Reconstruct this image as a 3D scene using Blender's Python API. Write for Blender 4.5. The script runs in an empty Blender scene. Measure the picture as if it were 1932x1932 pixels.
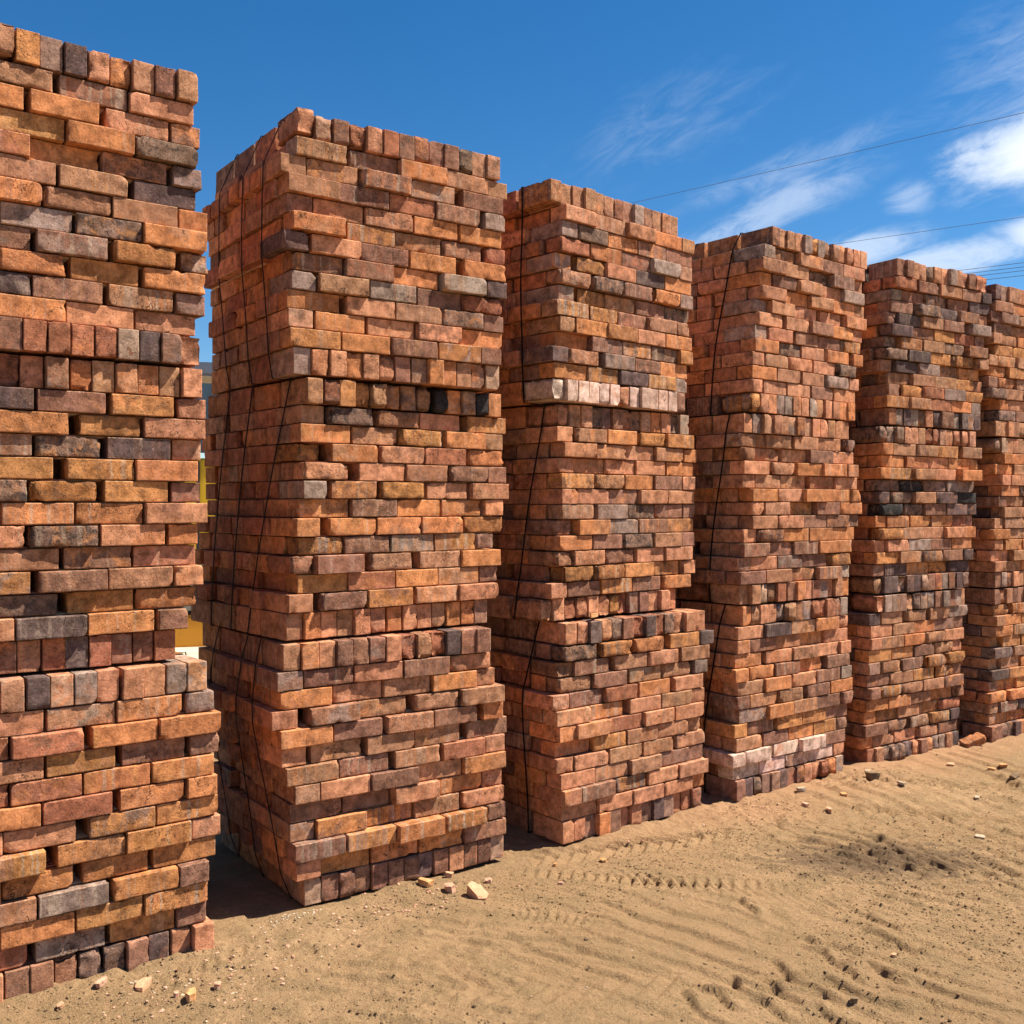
import bpy, bmesh, math, random, json
import numpy as np
from mathutils import Vector, Matrix
R = math.radians
S = bpy.context.scene
COL = S.collection

# ------------------------------------------------------------------ camera
EYE = Vector((0.0, 0.0, 1.59))
cam = bpy.data.cameras.new("camera"); camo = bpy.data.objects.new("camera", cam); COL.objects.link(camo)
camo.location = EYE
camo.rotation_euler = (R(90.002), 0, R(52.3 - 90))
cam.sensor_width = 36; cam.lens = 1927 / 1932 * 36
cam.shift_y = -14 / 1932
cam.clip_start = 0.05; cam.clip_end = 3000
S.camera = camo

# ------------------------------------------------------------------ light
SUN_DIR = Vector((0.888, -0.46, 0)).normalized()
SUN_EL = R(56)
SUN_AZ = math.atan2(SUN_DIR.y, SUN_DIR.x)
w = bpy.data.worlds.new("World"); S.world = w; w.use_nodes = True
nt = w.node_tree; nt.nodes.clear()
def N(t, **k):
    n = nt.nodes.new(t)
    for a, b in k.items(): setattr(n, a, b)
    return n
def LK(a, b): nt.links.new(a, b)
def M(op, a, b=None, c=None, clamp=False):
    n = N('ShaderNodeMath', operation=op); n.use_clamp = clamp
    for i, v in enumerate((a, b, c)):
        if v is None: continue
        if isinstance(v, (int, float)): n.inputs[i].default_value = v
        else: LK(v, n.inputs[i])
    return n.outputs[0]
def mixc(f, a, b, mode='MIX'):
    n = N('ShaderNodeMix', data_type='RGBA', blend_type=mode)
    for s, v in ((n.inputs[0], f), (n.inputs[6], a), (n.inputs[7], b)):
        if isinstance(v, (int, float)): s.default_value = v
        elif isinstance(v, tuple): s.default_value = v if len(v) == 4 else (*v, 1)
        else: LK(v, s)
    return n.outputs[2]
def smooth(x, lo, hi, a=0.0, b=1.0):
    n = N('ShaderNodeMapRange', interpolation_type='SMOOTHSTEP')
    LK(x, n.inputs[0]); n.inputs[1].default_value = lo; n.inputs[2].default_value = hi
    n.inputs[3].default_value = a; n.inputs[4].default_value = b
    return n.outputs[0]
def noise(vec, scale, detail=4, rough=.5, dist=0.0):
    n = N('ShaderNodeTexNoise'); LK(vec, n.inputs['Vector'])
    n.inputs['Scale'].default_value = scale; n.inputs['Detail'].default_value = detail
    n.inputs['Roughness'].default_value = rough; n.inputs['Distortion'].default_value = dist
    return n.outputs[0]
def vec3(x, y, z):
    n = N('ShaderNodeCombineXYZ')
    for i, v in enumerate((x, y, z)):
        if isinstance(v, (int, float)): n.inputs[i].default_value = v
        else: LK(v, n.inputs[i])
    return n.outputs[0]
sky = N('ShaderNodeTexSky', sky_type='NISHITA'); sky.sun_disc = False
sky.sun_elevation = SUN_EL; sky.sun_rotation = R(90) - SUN_AZ
sky.altitude = 1200; sky.air_density = 1.0; sky.dust_density = 0.3; sky.ozone_density = 2.0
hs = N('ShaderNodeHueSaturation'); hs.inputs['Hue'].default_value = SKY_HUE = 0.5
hs.inputs['Saturation'].default_value = 1.38; hs.inputs['Value'].default_value = .93
LK(sky.outputs[0], hs.inputs['Color'])
geo = N('ShaderNodeTexCoord')
sp = N('ShaderNodeSeparateXYZ'); LK(geo.outputs['Generated'], sp.inputs[0])
dx = M('MAXIMUM', sp.outputs[0], 0.05)
cu = M('DIVIDE', sp.outputs[1], dx); cv = M('DIVIDE', sp.outputs[2], dx)
cvec = vec3(cu, M('MULTIPLY', cv, 2.2), 0.0)
n1 = noise(cvec, 8, 12, .66, .5); n2 = noise(cvec, 3.2, 5, .55, .8)
nn = M('ADD', M('MULTIPLY', M('SUBTRACT', n1, .5), 1.3), M('MULTIPLY', M('SUBTRACT', n2, .5), .9))
# clouds: centre and half-size on the sky (y/x, z/x of the direction), softness, opacity
CLOUDS = [(.380, .342, .250, .074, .55, 1.0, .0), (.430, .258, .095, .028, .7, .85, -.1), (.600, .326, .028, .020, 1.2, .32, 0),
          (.81, .350, .15, .024, 1.4, .36, .16), (.66, .283, .08, .024, 1.0, .5, 0), (.575, .25, .13, .020, 1.0, .55, 0),
          (.97, .51, .13, .045, 1.6, .12, 0), (.74, .40, .17, .018, 1.4, .22, .05), (.44, .42, .10, .06, 1.5, .26, 0)]
mask = None
for (a, b, ra, rb, soft, op, shear) in CLOUDS:
    du = M('SUBTRACT', cu, a); dv = M('SUBTRACT', M('SUBTRACT', cv, b), M('MULTIPLY', du, -shear))
    e1 = M('DIVIDE', du, ra); e2 = M('DIVIDE', dv, rb)
    d = M('SQRT', M('ADD', M('MULTIPLY', e1, e1), M('MULTIPLY', e2, e2)))
    d = M('ADD', d, M('MULTIPLY', nn, .45 if op > .7 else 1.0))
    m = smooth(d, .35, .35 + soft, op, 0.0)
    mask = m if mask is None else M('MAXIMUM', mask, m)
wisp = noise(vec3(M('ADD', cu, M('MULTIPLY', cv, .8)), M('MULTIPLY', cv, 3.5), 3.0), 11, 12, .68, .7)
mask = M('MULTIPLY', mask, smooth(M('ADD', wisp, M('MULTIPLY', mask, .62)), .40, .84))
mask = M('MULTIPLY', mask, smooth(sp.outputs[0], .1, .3))
skc = mixc(mask, hs.outputs[0], (7.2, 7.7, 8.4))
bg = N('ShaderNodeBackground'); LK(skc, bg.inputs[0]); bg.inputs[1].default_value = 0.067
wo = N('ShaderNodeOutputWorld'); LK(bg.outputs[0], wo.inputs[0])

sl = bpy.data.lights.new("sun", 'SUN'); sl.energy = 5.0; sl.angle = R(0.53); sl.color = (1, .94, .84)
so = bpy.data.objects.new("sun", sl); COL.objects.link(so)
sd = Vector((SUN_DIR.x * math.cos(SUN_EL), SUN_DIR.y * math.cos(SUN_EL), math.sin(SUN_EL)))
so.rotation_euler = sd.to_track_quat('Z', 'Y').to_euler()
S.view_settings.view_transform = 'Standard'; S.view_settings.look = 'None'
S.view_settings.exposure = 1.12; S.view_settings.gamma = 1
S.render.resolution_x = S.render.resolution_y = 1024

# ------------------------------------------------------------------ helpers
def tag(o, label=None, cat=None, group=None, kind=None):
    if label: o['label'] = label
    if cat: o['category'] = cat
    if group: o['group'] = group
    if kind: o['kind'] = kind
    return o
def link(name, verts, faces, mat, parent=None, smooth_sh=False, attrs=None):
    me = bpy.data.meshes.new(name); me.from_pydata([tuple(v) for v in verts], [], faces)
    if smooth_sh: me.polygons.foreach_set('use_smooth', [True] * len(me.polygons))
    if mat: me.materials.append(mat)
    if attrs:
        for k, (typ, arr) in attrs.items():
            a = me.attributes.new(k, typ, 'POINT')
            a.data.foreach_set('color' if typ == 'FLOAT_COLOR' else 'vector', np.asarray(arr, dtype=np.float32).ravel())
    me.update()
    o = bpy.data.objects.new(name, me); COL.objects.link(o)
    if parent: o.parent = parent
    return o
def empty(name, loc, rz=0):
    o = bpy.data.objects.new(name, None); COL.objects.link(o); o.location = loc; o.rotation_euler = (0, 0, rz)
    o.empty_display_size = .1
    return o
def newmat(name):
    global nt
    m = bpy.data.materials.new(name); m.use_nodes = True; nt = m.node_tree; nt.nodes.clear()
    return m
def attr(name):
    n = N('ShaderNodeAttribute', attribute_name=name); return n
def finish(col, rough, bump_h=None, bump_s=.5, bump_d=.002, spec=.3):
    p = N('ShaderNodeBsdfPrincipled'); o = N('ShaderNodeOutputMaterial')
    if isinstance(col, tuple): p.inputs['Base Color'].default_value = (*col, 1)
    else: LK(col, p.inputs['Base Color'])
    if isinstance(rough, (int, float)): p.inputs['Roughness'].default_value = rough
    else: LK(rough, p.inputs['Roughness'])
    p.inputs['Specular IOR Level'].default_value = spec
    if bump_h is not None:
        b = N('ShaderNodeBump'); LK(bump_h, b.inputs['Height']); b.inputs['Strength'].default_value = bump_s
        b.inputs['Distance'].default_value = bump_d; LK(b.outputs[0], p.inputs['Normal'])
    LK(p.outputs[0], o.inputs[0])
    return p

# ------------------------------------------------------------------ materials
BL, BW, BH = .222, .106, .0725
M_BRICK = newmat("fired_clay")
if True:
    c1 = attr('bcol'); c2 = attr('bcol2'); bp = attr('bpos'); pr = attr('bpar')
    ps = N('ShaderNodeSeparateXYZ'); LK(bp.outputs['Vector'], ps.inputs[0])
    rs = N('ShaderNodeSeparateXYZ'); LK(pr.outputs['Vector'], rs.inputs[0])
    seed, rgh, spk = rs.outputs
    sh = N('ShaderNodeVectorMath', operation='ADD'); LK(bp.outputs['Vector'], sh.inputs[0])
    LK(vec3(M('MULTIPLY', seed, 31.7), M('MULTIPLY', seed, 17.3), M('MULTIPLY', seed, 53.1)), sh.inputs[1])
    pv = sh.outputs[0]
    # kiss-mark bands across the length of the brick
    wob = M('MULTIPLY', noise(pv, 45, 3), .02)
    bx_ = M('ADD', ps.outputs[0], wob)
    bn = noise(vec3(M('ADD', M('MULTIPLY', bx_, 30), M('MULTIPLY', seed, 91)), M('MULTIPLY', seed, 37), 0.0), 1, 2, .7)
    band = M('MULTIPLY', smooth(bn, .52, .58), c1.outputs['Alpha'])
    cl = noise(pv, 13, 5, .6, .6)
    band = M('MAXIMUM', band, M('MULTIPLY', smooth(cl, .50, .62), M('MULTIPLY', smooth(M('FRACT', M('MULTIPLY', seed, 7.3)), .3, .8), .75)))
    col = mixc(band, c1.outputs['Color'], c2.outputs['Color'])
    bn2 = noise(vec3(M('ADD', M('MULTIPLY', bx_, 55), M('MULTIPLY', seed, 13)), M('MULTIPLY', seed, 71), 5.0), 1, 1, .5)
    pale = M('MULTIPLY', smooth(bn2, .60, .64), M('MULTIPLY', c1.outputs['Alpha'], .85))
    col = mixc(pale, col, (.46, .33, .23))
    blot = noise(pv, 22, 7, .70)
    col = mixc(1.0, col, vec3(*[smooth(blot, .25, .75, a, b) for a, b in ((.46, 1.46), (.42, 1.50), (.38, 1.54))]), 'MULTIPLY')
    blk = noise(pv, 30, 7, .68, .4)
    burn = M('MULTIPLY', smooth(blk, .50, .60), M('MULTIPLY', spk, .85))
    col = mixc(burn, col, (.060, .045, .040))
    fine = noise(pv, 150, 5, .75)
    spot = M('MULTIPLY', smooth(fine, .575, .66), M('ADD', M('MULTIPLY', spk, .7), .38))
    col = mixc(spot, col, (.045, .028, .02))
    fine2 = noise(pv, 130, 4, .7)
    col = mixc(M('MULTIPLY', smooth(fine2, .60, .70), .5), col, (.55, .42, .32))
    st = noise(vec3(M('MULTIPLY', ps.outputs[0], 210), M('ADD', M('MULTIPLY', ps.outputs[1], 160), seed), M('MULTIPLY', ps.outputs[2], 16)), 1, 4, .6)
    col = mixc(1.0, col, vec3(*[smooth(st, .3, .7, .95, 1.05)] * 3), 'MULTIPLY')
    # worn, dusty arrises
    ex = M('SUBTRACT', BL / 2, M('ABSOLUTE', ps.outputs[0])); ey = M('SUBTRACT', BW / 2, M('ABSOLUTE', ps.outputs[1])); ez = M('SUBTRACT', BH / 2, M('ABSOLUTE', ps.outputs[2]))
    mn = M('MINIMUM', ex, ey); mx = M('MAXIMUM', ex, ey)
    ed = M('MAXIMUM', mn, M('MINIMUM', mx, ez))
    ed = M('ADD', ed, M('MULTIPLY', M('SUBTRACT', noise(pv, 120, 4, .7), .5), .012))
    ewear = smooth(ed, .0004, .0034, .75, 0.0)
    col = mixc(ewear, col, (.64, .38, .22))
    ck = M('ABSOLUTE', M('SUBTRACT', noise(pv, 20, 3, .6, .5), .5))
    crack = M('MULTIPLY', smooth(ck, .004, .011, 1.0, 0.0), smooth(M('FRACT', M('MULTIPLY', seed, 3.7)), .62, .70))
    crack = M('MULTIPLY', crack, smooth(noise(pv, 9, 2), .48, .56))
    col = mixc(M('MULTIPLY', crack, .75), col, (.035, .02, .014))
    pits = noise(pv, 105, 7, .78); big = noise(pv, 40, 5, .65)
    h = M('ADD', M('MULTIPLY', pits, M('ADD', M('MULTIPLY', rgh, 1.2), .50)), M('MULTIPLY', st, .10))
    h = M('ADD', h, M('MULTIPLY', M('MULTIPLY', big, rgh), 1.6))
    h = M('SUBTRACT', h, M('MULTIPLY', spot, .6)); h = M('SUBTRACT', h, M('MULTIPLY', crack, .7))
    finish(col, .95, h, 1.0, .0065, .12)

M_STRAP = newmat("black_strap")
tc = N('ShaderNodeTexCoord'); finish(mixc(noise(tc.outputs['Object'], 40, 3), (.004, .0035, .0035), (.012, .010, .009)), .8, spec=.1)
M_CABLE = newmat("dark_cable"); tc = N('ShaderNodeTexCoord'); finish(mixc(noise(tc.outputs['Object'], 3, 2), (.07, .08, .10), (.10, .11, .13)), .6)

M_SAND = newmat("sandy_earth")
if True:
    g = N('ShaderNodeNewGeometry'); P = g.outputs['Position']
    a = noise(P, .9, 6, .6); b = noise(P, 7, 7, .65); c = noise(P, 48, 6, .75); d = noise(P, 170, 4, .75)
    col = mixc(smooth(a, .35, .65), (.318, .195, .096), (.385, .240, .122))
    col = mixc(smooth(b, .42, .62), col, (.290, .186, .092))
    col = mixc(M('MULTIPLY', smooth(c, .50, .64), .5), col, (.185, .118, .060))
    col = mixc(M('MULTIPLY', smooth(d, .54, .66), .55), col, (.46, .31, .18))
    col = mixc(M('MULTIPLY', smooth(d, .46, .36), .55), col, (.13, .085, .045))
    # reddish brick dust near the foot of the towers
    s2 = N('ShaderNodeSeparateXYZ'); LK(P, s2.inputs[0])
    yy = M('ADD', s2.outputs[1], M('MULTIPLY', M('SUBTRACT', noise(P, 2.2, 4), .5), .9))
    col = mixc(M('MULTIPLY', smooth(yy, 3.0, 3.7), M('MULTIPLY', smooth(s2.outputs[0], 2.4, 4.5), .55)), col, (.44, .225, .118))
    # dark spill of fine grit beyond the wheel tracks
    q = N('ShaderNodeVectorMath', operation='SUBTRACT'); LK(P, q.inputs[0]); q.inputs[1].default_value = (4.1, 2.62, 0)
    qq = N('ShaderNodeSeparateXYZ'); LK(q.outputs[0], qq.inputs[0])
    u = M('ADD', M('MULTIPLY', qq.outputs[0], .62), M('MULTIPLY', qq.outputs[1], .78)); v_ = M('SUBTRACT', M('MULTIPLY', qq.outputs[0], .78), M('MULTIPLY', qq.outputs[1], .62))
    dd = M('SQRT', M('ADD', M('POWER', M('DIVIDE', u, .26), 2), M('POWER', M('DIVIDE', v_, .46), 2)))
    dn = noise(vec3(M('MULTIPLY', u, 14), M('MULTIPLY', v_, 4.5), 0.0), 1, 5, .65)
    dd = M('ADD', dd, M('ADD', M('MULTIPLY', M('SUBTRACT', dn, .5), 3.8), M('MULTIPLY', M('SUBTRACT', c, .5), 2.4)))
    col = mixc(M('MULTIPLY', smooth(dd, .45, 1.35, 1.0, 0.0), .72), col, (.120, .078, .048))
    h = M('ADD', M('MULTIPLY', c, .7), M('MULTIPLY', d, .35)); h = M('ADD', h, M('MULTIPLY', b, 1.2))
    finish(col, .97, h, 1.0, .022, .08)

PAL = {'o': (.55, .207, .078), 'p': (.54, .230, .118), 't': (.43, .202, .106), 'b': (.295, .138, .084), 'r': (.40, .145, .074),
       'y': (.51, .212, .074), 'g': (.330, .220, .165), 'd': (.135, .082, .070), 'k': (.255, .146, .098), 'w': (.67, .44, .33), 'c': (.045, .040, .038)}
SPK = {'c': .3, 'k': .95, 'd': .35, 'b': .3, 't': .18, 'y': .3, 'o': .08, 'p': .08, 'r': .15, 'g': .25, 'w': .05}
BAND = {'c': .0, 'y': .85, 'o': .45, 'b': .6, 't': .5, 'p': .35, 'r': .4, 'g': .5, 'd': .3, 'k': .6, 'w': .2}
SECOND = {'c': 'dg', 'y': 'tgboo', 'o': 'yptt', 'b': 'otgr', 't': 'ybog', 'p': 'otb', 'r': 'ob', 'g': 'tyb', 'd': 'bg', 'k': 'ytb', 'w': 'pp'}

# ------------------------------------------------------------------ bricks
_boxcache = {}
def grid_box(nx, ny, nz):
    """unit box (-1..1) with edge loops close to the arrises"""
    key = (nx, ny, nz)
    if key in _boxcache: return _boxcache[key]
    def ticks(n, dim):
        if n <= 2: return None
        e = .0030 / (dim / 2)
        inner = np.linspace(-1 + e * 1.6, 1 - e * 1.6, n - 1)
        return np.concatenate([[-1, -1 + e * .45], inner[0:1] if False else inner, [1 - e * .45, 1]])
    tx, ty, tz = ticks(nx, BL), ticks(ny, BW), ticks(nz, BH)
    idx = {}; V = []; F = []
    def vid(i, j, k):
        q = (i, j, k)
        if q not in idx: idx[q] = len(V); V.append((tx[i], ty[j], tz[k]))
        return idx[q]
    a, b, c = len(tx) - 1, len(ty) - 1, len(tz) - 1
    for i in range(a):
        for j in range(b):
            F.append((vid(i, j, 0), vid(i, j + 1, 0), vid(i + 1, j + 1, 0), vid(i + 1, j, 0)))
            F.append((vid(i, j, c), vid(i + 1, j, c), vid(i + 1, j + 1, c), vid(i, j + 1, c)))
    for i in range(a):
        for k in range(c):
            F.append((vid(i, 0, k), vid(i + 1, 0, k), vid(i + 1, 0, k + 1), vid(i, 0, k + 1)))
            F.append((vid(i, b, k), vid(i, b, k + 1), vid(i + 1, b, k + 1), vid(i + 1, b, k)))
    for j in range(b):
        for k in range(c):
            F.append((vid(0, j, k), vid(0, j, k + 1), vid(0, j + 1, k + 1), vid(0, j + 1, k)))
            F.append((vid(a, j, k), vid(a, j + 1, k), vid(a, j + 1, k + 1), vid(a, j, k + 1)))
    _boxcache[key] = (np.array(V), F)
    return _boxcache[key]
def wav(rg, P, freq, n=7):
    out = np.zeros(len(P))
    for _ in range(n):
        k = rg.normal(size=3); k *= freq * rg.uniform(.6, 1.7) / np.linalg.norm(k)
        out += np.sin(P @ k + rg.uniform(0, 6.28))
    return out / math.sqrt(n / 2) * .5
def brick_shape(rg, rough, lod):
    """returns local vertices (m) and faces of one brick; rough: 0 clean .. 1 broken"""
    n = {0: (15, 8, 7), 1: (8, 5, 4), 2: (5, 3, 3)}[lod]
    V, F = grid_box(*n)
    half = np.array([BL * rg.uniform(.968, 1.0), BW * rg.uniform(.97, 1.0), BH * rg.uniform(.985, 1.005)]) / 2 - .0003
    P = V * half
    r = .0007 + .0045 * rough + rg.uniform(0, .0008)
    rr = r * (1 + .8 * np.clip(wav(rg, P, 55), -1, 1)) + .0025 * rough + .0012 * np.clip(wav(rg, P, 190), 0, 1)
    rr = np.clip(rr, .0006, .016)[:, None]
    inner = np.clip(P, -(half - rr), half - rr)
    D = P - inner; L = np.linalg.norm(D, axis=1, keepdims=True)
    Q = np.where(L > 1e-9, inner + D / np.maximum(L, 1e-9) * np.minimum(L, rr), P)
    nrm = V / np.maximum(np.abs(V).max(axis=1, keepdims=True), 1e-9)
    nrm = np.where(np.abs(nrm) > .97, np.sign(nrm), 0)
    amp = .0003 + .0036 * rough
    Q = Q + nrm * (wav(rg, P, 90) * amp * .6 + wav(rg, P, 230) * amp * .4 - amp)[:, None]
    if lod < 2:
        for _ in range(rg.poisson(1.4 + 4 * rough)):           # chipped corners and arrises
            c = np.sign(rg.uniform(-1, 1, 3)) * half
            ax = rg.integers(0, 3)
            if rg.random() < .6: c[ax] = rg.uniform(-1, 1) * half[ax]
            R0 = rg.uniform(.006, .014) * (1 + 1.0 * rough)
            d = np.linalg.norm((Q - c), axis=1)
            m = d < R0
            inw = -np.sign(c) * (np.abs(c) > half * .98)
            Q[m] += inw * ((R0 - d[m]) * .55)[:, None]
    if rough > .75 and lod < 2:                                # a snapped end
        s = rg.choice([-1, 1]); cut = half[0] - rg.uniform(.004, .02)
        lim = cut + wav(rg, P * [0, 1, 1], 60) * .006
        Q[:, 0] = np.where(s * Q[:, 0] > lim, s * lim, Q[:, 0])
    # slight fired warp
    Q[:, 2] += rg.normal() * .0006 * (P[:, 0] / half[0]) ** 2
    return Q, F
def brick_attrs(rg, Q, code, rough):
    c = code.lower()
    j = lambda col, s: np.clip(np.array(col) * (1 + rg.normal() * s) * (1 + rg.normal(size=3) * .02), .01, .9)
    a = j(PAL[c], .10); b = j(PAL[rg.choice(list(SECOND[c]))], .10)
    n = len(Q)
    band = BAND[c] * rg.uniform(0, 1.25) if rg.random() < .75 else 0
    s = SPK[c] * rg.uniform(.4, 1.5) + (.35 * rough) * rg.random()
    seed = rg.random() * 9
    return {'bcol': ('FLOAT_COLOR', np.tile(np.append(a, min(1, band)), (n, 1))), 'bcol2': ('FLOAT_COLOR', np.tile(np.append(b, 1), (n, 1))),
            'bpos': ('FLOAT_VECTOR', Q), 'bpar': ('FLOAT_VECTOR', np.tile([seed, rough, min(1, s)], (n, 1)))}
class Merge:
    def __init__(s): s.V = []; s.F = []; s.A = {}; s.n = 0
    def add(s, V, F, A):
        s.V.append(V); s.F += [tuple(i + s.n for i in f) for f in F]; s.n += len(V)
        for k, (t, a) in A.items(): s.A.setdefault(k, [t, []])[1].append(a)
    def build(s, name, mat, parent, sm=True):
        return link(name, np.concatenate(s.V), s.F, mat, parent, sm, {k: (t, np.concatenate(a)) for k, (t, a) in s.A.items()})
# orientation matrices: brick axes (length, width, height) -> pack axes
O_STR = np.eye(3)                                             # length along the front
O_END = np.array([[0, -1, 0], [1, 0, 0], [0, 0, 1]]).T.T      # length into the depth
O_ROW = np.array([[0, 0, 1], [1, 0, 0], [0, 1, 0]])           # on edge, length into the depth
def rotz(a): c, s = math.cos(a), math.sin(a); return np.array([[c, -s, 0], [s, c, 0], [0, 0, 1]])
def rotx(a): c, s = math.cos(a), math.sin(a); return np.array([[1, 0, 0], [0, c, -s], [0, s, c]])
def roty(a): c, s = math.cos(a), math.sin(a); return np.array([[c, 0, s], [0, 1, 0], [-s, 0, c]])

FOOT = []                                                     # tower footprints for the visibility estimate
def seg_hits(p, q, rect):
    (ax, ay, bx, by) = rect
    t0, t1 = 0.0, .995
    d = (q[0] - p[0], q[1] - p[1])
    for dd, pp, lo, hi in ((d[0], p[0], ax, bx), (d[1], p[1], ay, by)):
        if abs(dd) < 1e-9:
            if pp < lo or pp > hi: return False
        else:
            a, b = (lo - pp) / dd, (hi - pp) / dd
            if a > b: a, b = b, a
            t0, t1 = max(t0, a), min(t1, b)
    return t0 < t1
FW = Vector((math.cos(R(52.3)), math.sin(R(52.3)))); RT = Vector((FW.y, -FW.x))
def project(p):
    d = (p[0] - EYE.x, p[1] - EYE.y); z = d[0] * FW.x + d[1] * FW.y
    if z < .1: return None
    return (966 + 1927 * (d[0] * RT.x + d[1] * RT.y) / z, 952 - 1927 * (p[2] - EYE.z) / z, z)
def face_area(pts):
    q = [project(p) for p in pts]
    if any(a is None for a in q): return 0
    q = [(min(max(a[0], 0), 1932), min(max(a[1], 0), 1932)) for a in q]
    return abs(sum(q[i][0] * q[(i + 1) % 4][1] - q[(i + 1) % 4][0] * q[i][1] for i in range(4))) / 2

CP, CR, PH = .0742, .1075, 1.0345                             # course pitch, rowlock height, pack height
DEPTH = .945
ZS = {1: 1.007, 2: 1.004, 3: .999, 4: 1.011, 5: 1.015, 6: 1.004}                # bricks of some firings run a little thicker
def build_pack(k, j, x0, y0, yaw, rows, z0, code, label, side, straps, sidepal):
    rg = np.random.default_rng(1000 * k + 10 * j + 7)
    root = empty('brick_pack', (x0, y0, z0), yaw); root.scale = (1, 1, ZS[k])
    tag(root, label, 'brick pack', 'strapped packs of fired clay bricks stacked three high')
    items = []      # (orient, centre, code, faces visible: subset of 'FL', rot, detailed)
    fill = []
    # course list bottom-up: index 12..0 of rows
    zc = 0.0
    lefts = []; rights = []
    for ci in range(12, -1, -1):
        l, r = rows[ci]; cs = code[ci]
        rowlock = ci in (0, 12)
        pitch = CR if rowlock else CP
        dyc = rg.normal() * .007
        if rowlock:
            n = 13; need = n * (BH + .0012)
            cxx = (l + r) / 2; wd = min(max(r - l, need), need + .035)
            l, r = (l, l + wd) if abs(l) < .12 else (cxx - wd / 2, cxx + wd / 2)
            gap = (r - l - n * BH) / n
            extra = rg.dirichlet(np.ones(n) * .35) * max(0, gap - .0012) * n
            for row in range(4):
                x = l
                for i in range(n):
                    cc = cs[i % len(cs)] if row == 0 else rg.choice(list(sidepal))
                    vis = ('F' if row == 0 else '') + ('L' if i == 0 else '') + ('T' if ci == 0 else '') + ('R' if i == n - 1 else '') + ('B' if row == 3 else '')
                    prot = rg.normal() * .006 + (rg.random() < .14) * rg.uniform(-.016, .012)
                    y = BL / 2 + row * (BL + .018) + dyc + (prot if row == 0 else 0)
                    hz = zc + BW / 2 + .0005 + (abs(rg.normal()) * .003 if ci == 0 and j == 0 else 0) + (.016 if (k, j, ci, row, i) == (2, 0, 0, 0, 0) else 0)
                    items.append((O_ROW, (x + BH / 2, y, hz), cc, vis, rotz(rg.normal() * .008) @ roty(rg.normal() * .006), ci))
                    x += BH + .0012 + extra[i]
            lefts.append((zc, l)); lefts.append((zc + CR, l)); rights += [(zc, -x), (zc + CR, -x)]
        else:
            typ, cols = cs[0], cs[2:]
            need = 4.0 * BL + BW + 5 * .001
            wd = min(max(r - l, need + .004), need + .085)
            if k == 1: wd += .018; slack_k = 1; l = r - wd
            else:
                cxx = (l + r) / 2; l, r = (l, l + wd)
            slack = wd - need
            ex = rg.dirichlet(np.ones(5) * .5) * slack
            x = l
            zz = zc + BH / 2 + .0008
            for i in range(5):
                head = (i == 0) if typ == 'h' else (i == 4)
                cc = cols[i % len(cols)]
                prot = rg.normal() * .007 + (rg.random() < .22) * rg.uniform(-.018, .026)
                wdt = BW if head else BL
                O = O_END if head else O_STR
                y = (BL / 2 if head else BW / 2) + dyc + prot
                vis = 'F' + ('L' if i == 0 else '') + ('R' if i == 4 else '')
                items.append((O, (x + wdt / 2, y, zz), cc, vis, rotz(rg.normal() * .015) @ rotx(rg.normal() * .004), ci))
                x += wdt + .001 + ex[i]
            r = x - ex[4]
            # left and right flanks
            for sidex, first in (('L', typ == 'h'), ('R', typ == 's')):
                xx = l if sidex == 'L' else r
                sg = 1 if sidex == 'L' else -1
                y = (BL if first else BW) + .002 + dyc
                ways = side if sidex == 'L' else .25
                allhead = rg.random() < ways
                while y < DEPTH - .05:
                    left_room = DEPTH + .01 - y
                    hd = allhead or left_room < BL * .95 or rg.random() < .06
                    ln = BW if hd else BL
                    cc = rg.choice(list(sidepal))
                    px = xx + sg * ((BL if hd else BW) / 2) - sg * rg.normal() * .008 - sg * (rg.random() < .1) * rg.uniform(-.012, .008)
                    items.append((O_STR if hd else O_END, (px, y + ln / 2, zz), cc, sidex + ('B' if left_room < ln * 1.5 else ''), rotz(rg.normal() * .010), ci))
                    y += ln + .004 + rg.exponential(.011)
                    if y + BW > DEPTH + .03: break
            # back row and core
            x = l + BW + .01
            while x + BL < r - BW * .6:
                items.append((O_STR, (x + BL / 2, DEPTH - BW / 2, zz), rg.choice(list(sidepal)), 'B', rotz(rg.normal() * .008), ci))
                x += BL + .004
            xi, xe = l + BL + .012, r - BL - .012
            fill.append(((xi + xe) / 2, (BL + DEPTH - BW) / 2 + .01, zz, (xe - xi) / 2, (DEPTH - BW - BL) / 2 - .015, CP / 2 + .0004))
            fill.append(((l + r) / 2, DEPTH / 2, zc, (r - l) / 2 - .040, DEPTH / 2 - .040, .0022))   # hidden slab added to stop light and view passing through the bed joint
            lefts.append((zc, l)); lefts.append((zc + CP, l)); rights += [(zc, -r), (zc + CP, -r)]
        zc += pitch
    # rank by how large each shows in the picture
    Mz = rotz(yaw); org = np.array([x0, y0, z0])
    scored = []
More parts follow.
